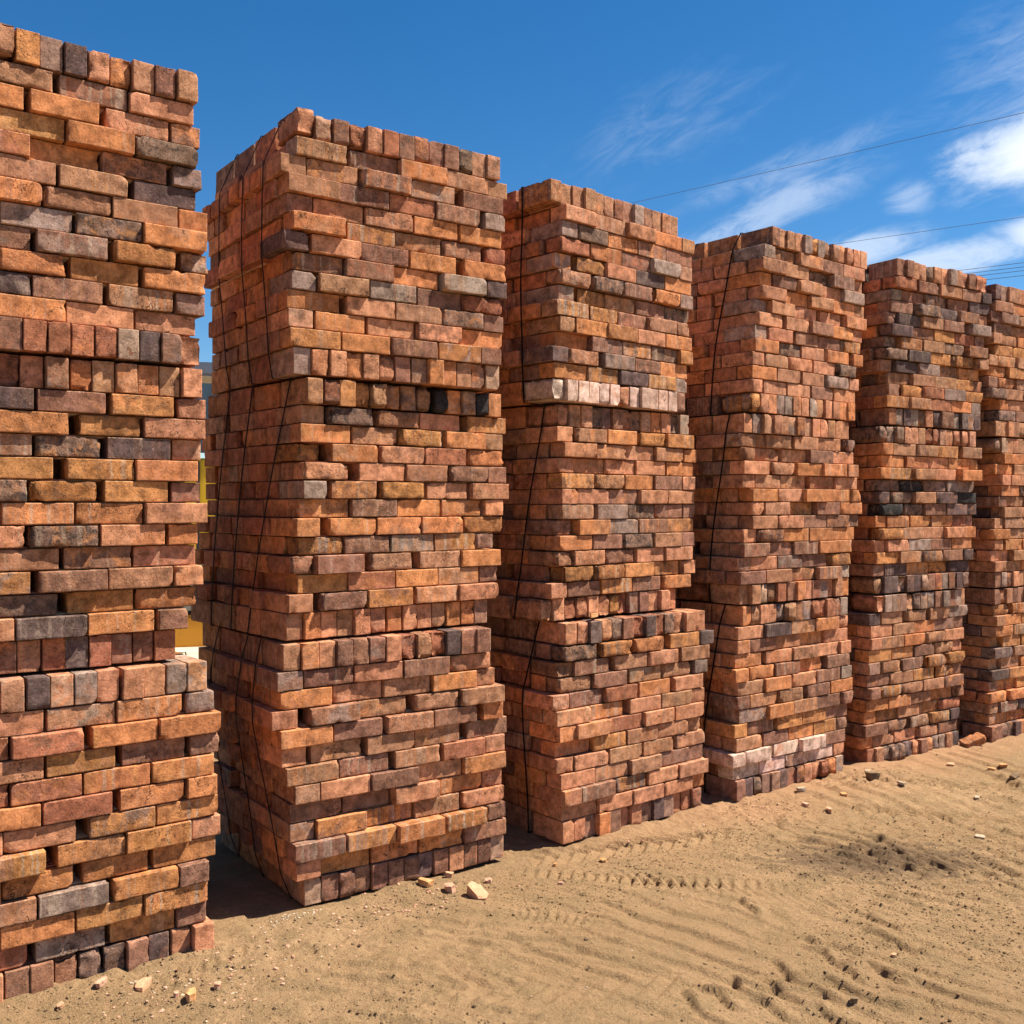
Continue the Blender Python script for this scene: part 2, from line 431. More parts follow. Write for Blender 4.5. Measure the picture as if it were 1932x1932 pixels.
    for it in items:
        O, c, cc, vis, rt, ci = it
        dims = np.abs(O @ np.array([BL, BW, BH])) / 2; c = np.array(c)
        a = 0
        def pt(x, y, z): return org + Mz @ (c + np.array([x, y, z]))
        if 'F' in vis: a += face_area([pt(-dims[0], -dims[1], -dims[2]), pt(dims[0], -dims[1], -dims[2]), pt(dims[0], -dims[1], dims[2]), pt(-dims[0], -dims[1], dims[2])])
        if 'L' in vis:
            m = pt(-dims[0] - .01, 0, 0)
            if not any(seg_hits((EYE.x, EYE.y), (m[0], m[1]), rc) for q, rc in enumerate(FOOT) if q != k - 1):
                a += face_area([pt(-dims[0], -dims[1], -dims[2]), pt(-dims[0], dims[1], -dims[2]), pt(-dims[0], dims[1], dims[2]), pt(-dims[0], -dims[1], dims[2])])
        scored.append(a)
    order = sorted(range(len(items)), key=lambda i: -scored[i])
    parts = set(i for i in order[:100] if scored[i] > 18)
    mg = Merge()
    lodp = 0 if k <= 3 else 1
    for i, (O, c, cc, vis, rt, ci) in enumerate(items):
        up = cc.isupper()
        rough = rg.uniform(.75, 1.0) if up else (min(.7, abs(rg.normal()) * .16 + (.35 if rg.random() < .10 else 0)) if cc.lower() != 'k' else rg.uniform(.3, .8))
        if i in parts:
            Q, F = brick_shape(rg, rough, lodp)
            A = brick_attrs(rg, Q, cc, rough)
            o = link('brick', Q, F, M_BRICK, root, True, A)
            Rm = Matrix((rt @ O).tolist()).to_4x4(); o.matrix_local = Matrix.Translation(Vector(c)) @ Rm
            if ci in (0, 12) and cc in 'w' and False: pass
        else:
            near = vis != '' and (scored[i] > 5)
            Q, F = brick_shape(rg, rough, 1 if near else 2)
            A = brick_attrs(rg, Q, cc, rough)
            W = Q @ (rt @ O).T + np.array(c)
            mg.add(W, F, A)
    for (cx_, cy_, cz_, hx, hy, hz) in fill:
        Vb = np.array([(a * hx + cx_, b * hy + cy_, c * hz + cz_) for a in (-1, 1) for b in (-1, 1) for c in (-1, 1)])
        Fb = [(0, 1, 3, 2), (4, 6, 7, 5), (0, 4, 5, 1), (2, 3, 7, 6), (0, 2, 6, 4), (1, 5, 7, 3)]
        A = brick_attrs(rg, Vb, 'r', .2); A['bpos'] = ('FLOAT_VECTOR', Vb * .2)
        mg.add(Vb, Fb, A)
    b = mg.build('brick_mass', M_BRICK, root, True); b['kind'] = 'stuff'
    # straps: taut loops round the pack
    def taut(edge):
        pts = sorted(edge); hull = []
        for z, x in [(0, pts[0][1])] + pts + [(zc, pts[-1][1])]:
            x -= .005
            while len(hull) >= 2 and (hull[-1][1] - hull[-2][1]) * (z - hull[-2][0]) >= (x - hull[-2][1]) * (hull[-1][0] - hull[-2][0]): hull.pop()
            if not hull or z > hull[-1][0] + 1e-5: hull.append((z, x))
            elif x < hull[-1][1]: hull[-1] = (z, x)
        path = [(x, z) for z, x in hull]
        path[0] = (path[0][0], .001); path[-1] = (path[-1][0], zc + .001)
        return path
    for (ya, yb) in straps:
        path = taut(lefts); rp = [(-x, z) for x, z in taut(rights)][::-1]
        rmax = max(x for x, z in rp)
        path = path + rp
        # resample the left run so that the strap can drift along the side
        res = []
        for a, bb in zip(path, path[1:] + path[:1]):
            m = max(1, int(math.hypot(bb[0] - a[0], bb[1] - a[1]) / .12))
            for s in range(m): res.append((a[0] + (bb[0] - a[0]) * s / m, a[1] + (bb[1] - a[1]) * s / m))
        V = []; F = []
        n = len(res)
        for i, (x, z) in enumerate(res):
            t = z / zc; yc = ya * (1 - t) + yb * t + .006 * math.sin(9 * t + k)
            mx_, mz_ = x - (path[0][0] + rmax) / 2, z - zc / 2
            ln = math.hypot(mx_, mz_); ox, oz = (.0016 * np.sign(mx_) if abs(mx_) > .3 else 0), (.0012 * np.sign(mz_) if abs(mz_) > .4 else 0)
            for sy in (-.0048, .0048):
                V.append((x, yc + sy, z)); V.append((x + ox, yc + sy, z + oz))
        for i in range(n):
            a = 4 * i; b2 = 4 * ((i + 1) % n)
            F += [(a, a + 2, b2 + 2, b2), (a + 1, b2 + 1, b2 + 3, a + 3), (a, b2, b2 + 1, a + 1), (a + 2, a + 3, b2 + 3, b2 + 2)]
        link('strap', V, F, M_STRAP, root)
    return root

# ------------------------------------------------------------------ where each pack stands: tower, tier, corner x, y, turn, and the (left, right) ends of its 13 courses
PACKS = [
  [1,0,0.347,3.58,0,[[0.019,0.994],[-0.012,1.013],[-0.005,1.02],[0.005,1.03],[0.005,1.03],[-0.012,1.013],[0.017,1.042],[0.005,1.03],[0.022,1.047],[0.006,1.031],[0.006,1.031],[0.01,1.035],[0.043,1.018]]],
  [1,1,0.342,3.59,0,[[0.052,1.027],[0.019,1.044],[0.026,1.051],[0.008,1.033],[-0.016,1.009],[-0.005,1.02],[0.015,1.04],[0.005,1.03],[-0.018,1.007],[0.008,1.033],[-0.002,1.023],[-0.053,0.972],[-0.043,0.932]]],
  [1,2,0.381,3.54,0,[[0.014,0.989],[0.015,1.04],[0.022,1.047],[0.005,1.03],[0.007,1.032],[0.004,1.029],[0.005,1.03],[0.012,1.037],[0.002,1.027],[-0.029,0.996],[-0.019,1.006],[-0.029,0.996],[0.031,1.006]]],
  [2,0,1.738,3.66,-0.037,[[0.041,0.999],[0.022,1.044],[-0.033,1.021],[-0.009,1.021],[-0.007,1.024],[0.003,1.035],[-0.034,1.032],[0.012,1.042],[0.01,1.071],[-0.002,1.03],[0.0,1.026],[0.0,1.008],[0.021,0.999]]],
  [2,1,1.791,3.66,0.041,[[0.018,1.023],[0.011,1.061],[0.004,1.049],[0.0,1.051],[0.007,1.049],[0.011,1.061],[0.004,1.027],[-0.027,1.029],[-0.025,1.012],[-0.05,1.018],[-0.011,1.006],[-0.054,0.986],[-0.057,0.995]]],
  [2,2,1.72,3.65,-0.037,[[-0.01,0.934],[-0.037,0.967],[-0.024,1.009],[-0.054,1.027],[-0.027,1.021],[-0.02,1.061],[0.0,1.039],[0.034,1.03],[0.024,1.03],[0.02,1.03],[0.027,1.036],[0.038,1.032],[0.079,1.032]]],
  [3,0,3.1,3.64,0.09,[[-0.056,0.876],[0.013,0.965],[0.004,0.943],[-0.009,0.96],[-0.009,0.941],[0.004,0.943],[0.011,0.948],[-0.022,0.986],[0.0,0.979],[0.0,0.986],[-0.056,0.982],[-0.03,0.963],[-0.039,0.943]]],
  [3,1,3.121,3.67,0.076,[[0.0,0.988],[-0.009,1.025],[0.026,1.044],[0.0,1.029],[0.013,1.031],[0.017,1.029],[0.016,1.041],[-0.004,1.019],[0.0,1.019],[-0.017,1.022],[0.009,1.031],[-0.06,1.002],[-0.102,0.986]]],
  [3,2,3.075,3.62,0.017,[[0.053,1.03],[0.032,1.106],[0.0,1.077],[0.008,1.051],[-0.036,1.027],[-0.02,1.03],[-0.006,1.027],[-0.006,1.033],[-0.012,1.027],[0.006,1.015],[0.012,1.035],[0.02,1.009],[0.02,1.009]]],
  [4,0,4.499,3.6,0.033,[[0.104,0.935],[0.032,1.03],[0.013,1.035],[0.019,1.03],[0.026,1.079],[0.0,1.067],[0.0,1.038],[-0.026,1.035],[-0.045,1.025],[-0.064,0.998],[-0.064,0.99],[-0.077,0.955],[-0.077,0.927]]],
  [4,1,4.371,3.6,-0.0,[[0.006,0.994],[-0.018,1.061],[-0.006,1.031],[0.0,1.031],[0.004,1.049],[0.064,1.062],[0.064,1.09],[0.064,1.049],[0.007,1.019],[-0.017,0.987],[-0.05,0.996],[-0.05,0.97],[-0.022,0.982]]],
  [4,2,4.307,3.6,-0.004,[[0.056,1.011],[0.014,1.031],[0.014,0.993],[0.0,1.042],[-0.014,1.051],[0.007,1.059],[0.004,1.054],[0.028,1.045],[-0.014,1.019],[-0.007,1.011],[-0.049,1.011],[-0.017,0.959],[-0.007,0.959]]],
  [5,0,5.755,3.6,-0.082,[[0.073,1.053],[0.044,1.114],[0.044,1.109],[0.035,1.068],[-0.004,1.091],[0.013,1.023],[-0.004,1.027],[-0.033,1.038],[-0.048,1.03],[0.015,1.018],[-0.0,0.985],[-0.036,0.97],[-0.004,0.963]]],
  [5,1,5.638,3.6,-0.08,[[0.018,1.052],[0.018,1.085],[0.03,1.085],[-0.007,1.09],[0.0,1.055],[0.015,1.041],[0.029,1.029],[-0.015,1.012],[0.015,0.978],[-0.022,0.969],[-0.01,0.983],[-0.025,0.961],[-0.015,0.949]]],
  [5,2,5.533,3.6,-0.054,[[0.089,1.06],[0.022,1.087],[0.033,1.03],[0.03,1.037],[0.015,1.037],[0.007,1.03],[0.0,1.007],[0.0,1.002],[-0.015,1.03],[-0.01,0.963],[-0.027,0.955],[-0.037,0.955],[0.0,0.955]]],
  [6,0,6.838,3.5,-0.052,[[0.032,1.007],[0.024,1.049],[-0.008,1.017],[0.04,1.065],[0.0,1.025],[0.048,1.073],[-0.024,1.001],[-0.024,1.001],[-0.032,0.993],[-0.048,0.977],[0.105,1.13],[0.081,1.106],[0.048,1.023]]],
  [6,1,6.9,3.5,-0.052,[[-0.008,0.967],[0.073,1.098],[0.0,1.025],[0.057,1.082],[0.068,1.093],[0.039,1.064],[0.087,1.112],[-0.017,1.008],[-0.054,0.971],[-0.017,1.008],[-0.045,0.98],[-0.026,0.999],[-0.017,0.958]]],
  [6,2,6.861,3.5,-0.052,[[0.019,0.994],[0.0,1.025],[0.019,1.044],[0.019,1.044],[0.019,1.044],[0.019,1.044],[0.0,1.025],[-0.019,1.006],[-0.037,0.988],[-0.065,0.96],[-0.037,0.988],[-0.037,0.988],[-0.065,0.91]]]]

# course by course from the top: rowlock strings list the end faces, 's'/'h' courses start with a stretcher / a header
def P(s): return s.split('|')
CODES = {
 # tower 1 lists are written right-to-left and flipped below
 (1,0): P('tbtOpdgyTrbtp|pbTto|bpoob|koytp|gboro|dttoy|otToo|okgTt|TYbbt|oyOtb|btbdo|pporo|Pbdbrrrrbbbrt'),
 (1,1): P('pgoptOtpRtbtp|pybdt|pYyto|pdktp|oyyyb|byYkt|poopo|opkpo|pbpot|ptbyb|oykbp|bodpt|rbbrdrpbbtrpb'),
 (1,2): P('ggpppgpdtotpb|gotpo|oorrp|bbypo|oorrp|oorop|yyppt|pyyyo|yyyyo|bygtp|yyopp|bygro|ppdbKKTtbppto'),
 (2,0): P('PTbRprbbbbKtt|s:tbott|h:ttbtb|s:tbrbg|h:bppoo|s:oytTr|h:dpboo|s:bbogd|h:gtgbR|s:optkb|h:poppo|s:yobyb|gopopPbtootbw'),
 (2,1): P('tRyYTYkKCogCo|h:tKPpy|s:otYot|h:YoprO|s:PppBb|h:gyYpp|s:yboop|h:ooooy|s:YbgyB|h:RbTto|s:yrotb|h:pBypp|toptppopptoob'),
 (2,2): P('topbbbpRTRdbb|h:bbpbp|s:optot|h:ptttt|s:obtbo|h:ptttb|s:tbtrp|h:tpbpo|s:bbpop|h:tyytp|s:byoyb|h:pyoyb|tbbbbbbdbpbbb'),
 (3,0): P('ytttttbbgbttt|s:pppot|h:gkobb|s:Robgt|h:gYpdo|s:TKbOg|h:gYtbk|s:yYbtt|h:toopo|s:obyky|h:dTgBo|s:yydyg|WwwwwwPwwwwwb'),
 (3,1): P('PttKdbbkpopKg|h:pToYy|s:pppto|h:ppppo|s:ytobp|h:ppbpp|s:tgkbb|h:bogby|s:obktb|h:PpBpp|s:YYyyp|h:pbybo|PpRPpPYRbbppp'),
 (3,2): P('ppdPkbRdRkPpp|s:KYOyd|h:Tbtpt|s:Tbttg|h:pbrop|s:poptp|h:oprpp|s:oywpt|h:ppttp|s:pttbb|h:pbYpt|s:ppppo|ppbobppbdgppb'),
 (4,0): P('bttpgYyBtpppp|h:gttbp|s:ttkbt|h:obtpg|s:popot|h:gpppp|s:ppbop|h:gptbY|s:okpoo|h:ptppk|s:optgp|h:pppbp|Yppggppgtppoo'),
 (4,1): P('pgttttbppptpp|s:tttpB|h:Yppbp|s:pPoot|h:ptttp|s:opooo|h:ptybo|s:ppbbb|h:pBooo|s:bbboo|h:bpbbY|s:btpbb|tptTrbopbgppo'),
 (4,2): P('otppGTtgRRrrg|s:pdtop|h:pbpop|s:optpp|h:oobob|s:topbg|h:bttbo|s:gotbb|h:ybyyb|s:tboyb|h:wwwwb|s:wwwwp|bdKbbdbBppROg'),
 (5,0): P('bbttkppgtRbRR|s:rbpbd|h:gbkbd|s:bkdbt|h:bdtbg|s:dbyrb|h:Kytkb|s:KdyYt|h:bdgky|s:tttyb|h:bYrgy|s:ytrog|bgdgKpdbbgdgd'),
 (5,1): P('kkkpptRRppRpp|h:ottyt|s:oopot|h:oytpo|s:kCkgd|h:dKtdC|s:CKbdd|h:ooyob|s:Ytppo|h:ppgbo|s:ytkbd|h:bdyYd|TddKddgbrgbdk'),
 (5,2): P('PggbTGggbgbgt|h:dtTtg|s:ptobb|h:ptoTp|s:yybTp|h:tTbYY|s:btyYb|h:bYTtb|s:ootoT|h:oYpYR|s:bTTYd|h:oTpTb|rtKKKdPbPggtd'),
 (6,0): P('dgptpptttbtpp|s:toppt|h:bbtyo|s:bTopp|h:tPoyt|s:yyttb|h:tttoo|s:oyttb|h:bottb|s:ktyob|h:optdp|s:kbttd|wtpttpbtpptbt'),
 (6,1): P('Tttptpptbttpt|h:ooppo|s:otppt|h:ppooo|s:oKbbt|h:bttby|s:tpooo|h:ttyty|s:otpob|h:pyoto|s:ptoyp|h:ptoyt|bgbptptdbbttb'),
 (6,2): P('bPtbbttbppttb|s:YotoB|h:toypp|s:oyyto|h:tyyoo|s:dtyoo|h:ttoyp|s:dyopt|h:byyot|s:ootpp|h:tbdtp|s:yoyto|bbkkdbbbttbbp'),
}
for key in ((3, 2), (5, 0), (5, 1), (6, 0), (6, 1), (6, 2), (2, 0)):   # no cream bricks in these packs
    CODES[key] = [c.replace('w', 't') for c in CODES[key]]
for j in range(3):
    c = CODES[(1, j)]
    for i in range(13):
        if i in (0, 12): c[i] = c[i][::-1]
        else:
            # the photo shows 's' ends (a full stretcher on the right) for odd courses of this tower
            first = (i % 2 == 1) if j != 1 else (i % 2 == 0)
            first = first if j != 2 else (i % 2 == 0)
            c[i] = ('h:' if first else 's:') + c[i][::-1]
SIDEPAL = {1: 'oprbtt', 2: 'rrobtpro', 3: 'rroobtp', 4: 'oopprb', 5: 'oorbdk', 6: 'oorbtd'}  # flank colours lean orange, ambient light of the shaded side mixed in
SIDEHEAD = {1: .4, 2: .45, 3: .12, 4: .1, 5: .1, 6: .15}
STRAPS = {1: [(.25, .25), (.6, .6)], 2: [(.20, .16), (.42, .38), (.68, .66)], 3: [(.20, .20), (.62, .64)], 4: [(.28, .20), (.60, .52)], 5: [(.24, .22), (.62, .6)], 6: [(.28, .26), (.62, .6)]}
STRAPS_MID = {2: [(.34, .12), (.50, .46), (.70, .68)], 3: [(.20, .10), (.6, .62)], 4: [(.22, .10), (.58, .55)]}
STRAPS_BOT = {2: [(.12, .22), (.40, .36), (.68, .70)], 3: [(.24, .20), (.60, .66)], 4: [(.22, .12), (.6, .6)]}
TW = {1: 'leftmost tower', 2: 'second tower from the left', 3: 'third tower from the left',
      4: 'fourth tower from the left', 5: 'fifth tower from the left', 6: 'rightmost tower'}
LOOK = {
 (1,0): 'top orange-brown brick pack with a grey and charcoal row on edge, on the ', (1,1): 'middle brick pack overhanging the ledge below in the ', (1,2): 'ochre bottom brick pack jutting out at the foot of the ',
 (2,0): 'top reddish brick pack with a broken corner brick, on the ', (2,1): 'middle brick pack with a blackened upper row, ', (2,2): 'bottom brick pack on the sand behind the brick rubble, ',
 (3,0): 'top brick pack with a whitish pink row at its foot, ', (3,1): 'middle orange brick pack below the whitish row, ', (3,2): 'bottom brick pack with a dusty ledge, ',
 (4,0): 'top salmon brick pack with two straps, ', (4,1): 'middle salmon brick pack narrowing downwards, ', (4,2): 'bottom brick pack with cream courses near the sand, ',
 (5,0): 'top brick pack with grey-purple bricks along its foot, ', (5,1): 'middle brick pack with blackened courses, ', (5,2): 'bottom brick pack of rough orange and grey bricks, ',
 (6,0): 'partly hidden top brick pack of the ', (6,1): 'partly hidden middle brick pack of the ', (6,2): 'partly hidden bottom brick pack of the '}
GZ = [0, 0, .02, .007, .001, -.014, -.02]
for k in range(1, 7):
    q = [p for p in PACKS if p[0] == k]
    x0 = min(p[2] for p in q); FOOT.append((x0 + .03, min(p[3] for p in q) + .05, x0 + .98, 4.45))

# ------------------------------------------------------------------ ground
def hsh(i, j, s): 
    v = np.sin(i * 127.1 + j * 311.7 + s * 74.7) * 43758.5453
    return v - np.floor(v)
def vnoise(x, y, s):
    xi, yi = np.floor(x), np.floor(y); fx, fy = x - xi, y - yi
    fx = fx * fx * fx * (fx * (fx * 6 - 15) + 10); fy = fy * fy * fy * (fy * (fy * 6 - 15) + 10)
    a, b, c, d = hsh(xi, yi, s), hsh(xi + 1, yi, s), hsh(xi, yi + 1, s), hsh(xi + 1, yi + 1, s)
    return (a + (b - a) * fx) * (1 - fy) + (c + (d - c) * fx) * fy - .5
def fbm(x, y, f, o, s, g=.55):
    t = np.zeros_like(x); a = 1
    for i in range(o):
        t += a * vnoise(x * f + 13.7 * i, y * f - 7.1 * i, s + i); f *= 2.03; a *= g
    return t
# ridges pushed up by big tractor lugs
BIG = [[(2.48, 2.26), (2.43, 2.179), (2.424, 2.078), (2.421, 2.035)], [(2.558, 2.254), (2.563, 2.205), (2.541, 2.136)], [(2.685, 2.239), (2.643, 2.161), (2.646, 2.097), (2.622, 1.998)], [(2.764, 2.186), (2.739, 2.095), (2.729, 2.007), (2.757, 1.969), (2.732, 1.921), (2.732, 1.857)], [(2.887, 2.217), (2.842, 2.136), (2.843, 2.07), (2.826, 1.975)], [(3.069, 2.222), (3.096, 2.19), (3.048, 2.113), (3.044, 2.037), (3.001, 1.985)], [(2.867, 2.088), (2.934, 2.074), (2.926, 1.969), (2.926, 1.863), (2.958, 1.822)], [(3.068, 2.058), (3.143, 2.05), (3.142, 2.001), (3.113, 1.898)], [(3.239, 2.664), (3.192, 2.569)], [(3.147, 2.292), (3.147, 2.248)], [(3.169, 2.198), (3.191, 2.127)], [(3.511, 2.272), (3.502, 2.23), (3.485, 2.146)], [(3.386, 2.2), (3.4, 2.165), (3.361, 2.049)]]
def base_h(X, Y):
    """slow relief: the yard drops a little towards the far towers"""
    t = np.clip((X - 1.8) / 5.0, -1, 3)
    return .014 - .033 * t * (t > 0) * np.clip(1 - .25 * t, .3, 1) - .014 * (1 - np.clip(X / 1.8, 0, 1))
def seg_sd(X, Y, a, b):
    dx, dy = b[0] - a[0], b[1] - a[1]; L = math.hypot(dx, dy) + 1e-9
    t = np.clip(((X - a[0]) * dx + (Y - a[1]) * dy) / L / L, 0, 1)
    px, py = a[0] + t * dx, a[1] + t * dy
    d = np.hypot(X - px, Y - py); s = np.sign((X - a[0]) * dy - (Y - a[1]) * dx)
    return d, s
def track(H, X, Y, a, b, hw, pitch, amp, slant, bend=0.0, edge=.004):
    dx, dy = b[0] - a[0], b[1] - a[1]; L = math.hypot(dx, dy); ux, uy = dx / L, dy / L
    s = (X - a[0]) * ux + (Y - a[1]) * uy; t = -(X - a[0]) * uy + (Y - a[1]) * ux - bend * (s / L - .5) ** 2
    t = t + .02 * vnoise(X * 4, Y * 4, 3)
    win = 1 / (1 + np.exp((np.abs(t) - hw) / (hw * .10))) * np.clip(np.minimum(s, L - s) / .12 + .3, 0, 1)
    gate = np.clip(.75 + 1.3 * vnoise(X * 2.7, Y * 2.7, 91), .15, 1)
    ph = (s + slant * np.abs(t) + .010 * vnoise(X * 9, Y * 9, 8)) / pitch
    fr = ph - np.floor(ph)
    prof = np.where(fr < .22, fr / .22, (1 - fr) / .78)
    H += win * gate * (1.6 * amp * (prof - .5) - edge)
def ground_height(X, Y):
    near = np.clip(1.4 - np.hypot(X - 3, Y - 2.8) / 8, .0, 1)
    H = base_h(X, Y)
    H = H + near * (.018 * fbm(X, Y, .8, 3, 1) + .016 * fbm(X + .3 * Y, Y * .55, 4.5, 4, 11) )
    lump = fbm(X, Y, 22, 3, 31, .6)
    patch = np.clip(.5 + 2.2 * fbm(X, Y, 1.6, 3, 57), .12, 1)
    calm = 1 - .75 * np.exp(-((X - 2.85) / .55) ** 2 - ((Y - 2.1) / .45) ** 2)
    patch = patch * calm
    H += near * patch * .012 * lump
    H += near * patch * .0065 * np.clip(fbm(X, Y, 42, 2, 61), .08, 1)
    # faint ripples raked by tyres in the open part
    for (fx, fy, pit, am, sd, x0_, x1_, y0_, y1_) in ((1.0, .20, .115, .021, 71, 2.2, 4.3, 0, 3.0), (.95, -.35, .15, .013, 171, 3.6, 7.0, 0, 3.5), (.75, .7, .10, .007, 271, .9, 2.6, 2.4, 3.5)):
        ph = (X * fx + Y * fy + .16 * fbm(X, Y, 1.3, 2, sd) + .020 * vnoise(X * 9, Y * 7, sd)) / pit
        fr = ph - np.floor(ph)
        prof = np.where(fr < .14, fr / .14, (1 - fr) / .86) - .5
        cell = np.clip(.6 + 2.6 * vnoise(np.floor(ph) * .61 + X * .3, Y * 2.3, sd + 9), 0, 1)
        zone = 1 / (1 + np.exp(-(X - x0_) * 8)) / (1 + np.exp((X - x1_) * 8)) / (1 + np.exp(-(Y - y0_) * 9)) / (1 + np.exp((Y - y1_) * 9))
        H += zone * cell * 1.9 * am * prof * np.clip(.7 + 1.5 * fbm(X, Y, 1.1, 2, sd + 5), .15, 1) * near
    # sand drifted against the lowest bricks
    H += (.006 + .020 * np.clip(fbm(X, Y, 5, 3, 121), -.2, 1)) * np.exp(-((Y - 3.60) / .06) ** 2) * (X > -1) * (X < 8)
    for pl in BIG:
        e0, e1 = pl[0], pl[-1]; ex_ = (e1[0] - e0[0], e1[1] - e0[1])
        pl = [(e0[0] - .22 * ex_[0], e0[1] - .22 * ex_[1])] + list(pl) + [(e1[0] + .3 * ex_[0] + .02, e1[1] + .3 * ex_[1])]
        pts = [pl[0]]
        for i in range(len(pl) - 1):                      # smooth the line
            p0, p1, p2, p3 = pl[max(i - 1, 0)], pl[i], pl[i + 1], pl[min(i + 2, len(pl) - 1)]
            for q in range(1, 9):
                t = q / 8
                pts.append(tuple(.5 * (2 * p1[c] + (p2[c] - p0[c]) * t + (2 * p0[c] - 5 * p1[c] + 4 * p2[c] - p3[c]) * t * t + (3 * p1[c] - p0[c] - 3 * p2[c] + p3[c]) * t ** 3) for c in (0, 1)))
        ax = [p[0] for p in pts]; ay = [p[1] for p in pts]
        m = (X > min(ax) - .12) & (X < max(ax) + .12) & (Y > min(ay) - .12) & (Y < max(ay) + .12)
        if not m.any(): continue
        x_, y_ = X[m] + .008 * vnoise(X[m] * 14, Y[m] * 14, 6), Y[m]
        best = np.full(x_.shape, 9.0); sg = np.ones_like(best); tt = np.zeros_like(best)
        for i, (a, b) in enumerate(zip(pts, pts[1:])):
            d, sn = seg_sd(x_, y_, a, b); u = d < best
            best = np.where(u, d, best); sg = np.where(u, sn, sg); tt = np.where(u, (i + .5) / (len(pts) - 1), tt)
        dd = best * sg; amp = np.clip(np.sin(np.pi * tt) * 1.6, 0, 1)
        H[m] += amp * (.015 * np.where(dd > 0, np.exp(-(dd / .012) ** 2), np.exp(-(dd / .040) ** 2)) - .007 * np.exp(-((dd - .020) / .014) ** 2))
    track(H, X, Y, (2.70, 3.50), (3.55, 2.58), .055, .052, .013, .0)
    track(H, X, Y, (2.85, 3.575), (3.95, 3.24), .085, .075, .016, .9)
    track(H, X, Y, (4.62, 3.14), (5.9, 1.55), .13, .085, .022, .9)
    track(H, X, Y, (3.85, 2.8), (5.1, 1.3), .11, .085, .014, .7)
    track(H, X, Y, (3.0, 3.2), (3.5, 2.3), .10, .06, .010, 1.0)
    track(H, X, Y, (5.0, 3.62), (6.6, 1.9), .12, .085, .013, .9)
    track(H, X, Y, (1.10, 3.36), (1.55, 3.50), .07, .055, .010, .8)
    track(H, X, Y, (2.40, 3.12), (2.62, 2.86), .07, .036, .010, .15)
    track(H, X, Y, (1.75, 3.86), (2.35, 3.62), .08, .06, .008, .9)
    track(H, X, Y, (1.6, 2.9), (2.6, 2.35), .13, .09, .008, .9)
    # shoe prints
    for (fx, fy, an) in ((2.675, 1.93, 2.2), (3.37, 2.04, 2.1), (3.52, 1.77, 1.9), (3.05, 1.72, 2.3)):
        ca, sa = math.cos(an), math.sin(an); u = (X - fx) * ca + (Y - fy) * sa; v = -(X - fx) * sa + (Y - fy) * ca
        e = np.clip(1.2 - np.sqrt((u / .13) ** 2 + (v / .045) ** 2), 0, .2) / .2
        fr = u / .024 + .5 * np.abs(v) / .02; fr = fr - np.floor(fr)
        H += e * (-.004 + .006 * (fr > .55))
    # clods of soil scraped up by the wheels
    rr = np.random.default_rng(4)
    for cxx, cyy, n_, sp_, am in ((5.2, 3.4, 40, .16, .022), (5.9, 2.9, 26, .16, .02), (3.9, 3.05, 34, .2, .014), (1.5, 3.1, 50, .28, .010), (2.1, 2.9, 60, .35, .010), (3.45, 1.95, 26, .2, .012), (4.3, 3.3, 24, .2, .014), (1.05, 3.2, 30, .2, .008)):
        for _ in range(n_):
            ax, ay, r_ = cxx + rr.normal() * sp_, cyy + rr.normal() * sp_ * .5, rr.uniform(.010, .028)
            m = (np.abs(X - ax) < 3 * r_) & (np.abs(Y - ay) < 3 * r_)
            H[m] += am * rr.uniform(.2, 1) * np.exp(-(((X[m] - ax) / r_) ** 2 + ((Y[m] - ay) / (r_ * .7)) ** 2))
    return H
def geom(a, b, s0, g):
    out = [a]; s = s0
    while out[-1] < b: out.append(out[-1] + s); s *= g
    return out
xs = np.array(sorted(set([-v for v in geom(-.6, 900, .2, 1.35)][::-1])) + list(np.arange(.62, 4.4, .009)) + list(np.arange(4.4, 6.4, .016)) + geom(6.42, 1200, .03, 1.045))
xs = np.array(sorted(set(np.round(xs, 4))))
ys = [-v for v in geom(-1.0, 900, .06, 1.25)][::-1]
ys = np.array(sorted(set(np.round([y for y in ys if y < 1.1] + list(np.arange(1.1, 3.9, .009)) + geom(3.92, 1200, .03, 1.06), 4))))
GX, GY = np.meshgrid(xs, ys)
GH = ground_height(GX, GY)
def gz(x, y):
    i = int(np.clip(np.searchsorted(xs, x), 0, len(xs) - 1)); j = int(np.clip(np.searchsorted(ys, y), 0, len(ys) - 1))
    return float(GH[j, i])
nx_, ny_ = len(xs), len(ys)
V = np.stack([GX.ravel(), GY.ravel(), GH.ravel()], 1).astype(np.float32)
ii, jj = np.meshgrid(np.arange(nx_ - 1), np.arange(ny_ - 1)); b0 = (jj * nx_ + ii).ravel()
F = np.stack([b0, b0 + 1, b0 + nx_ + 1, b0 + nx_], 1).astype(np.int32)
me = bpy.data.meshes.new('sandy_ground'); me.vertices.add(len(V)); me.vertices.foreach_set('co', V.ravel())
me.loops.add(F.size); me.loops.foreach_set('vertex_index', F.ravel())
me.polygons.add(len(F)); me.polygons.foreach_set('loop_start', np.arange(0, F.size, 4, dtype=np.int32))
me.polygons.foreach_set('use_smooth', np.ones(len(F), dtype=bool)); me.update(calc_edges=True); me.validate()
me.materials.append(M_SAND)
go = bpy.data.objects.new('sandy_ground', me); COL.objects.link(go); tag(go, kind='structure')

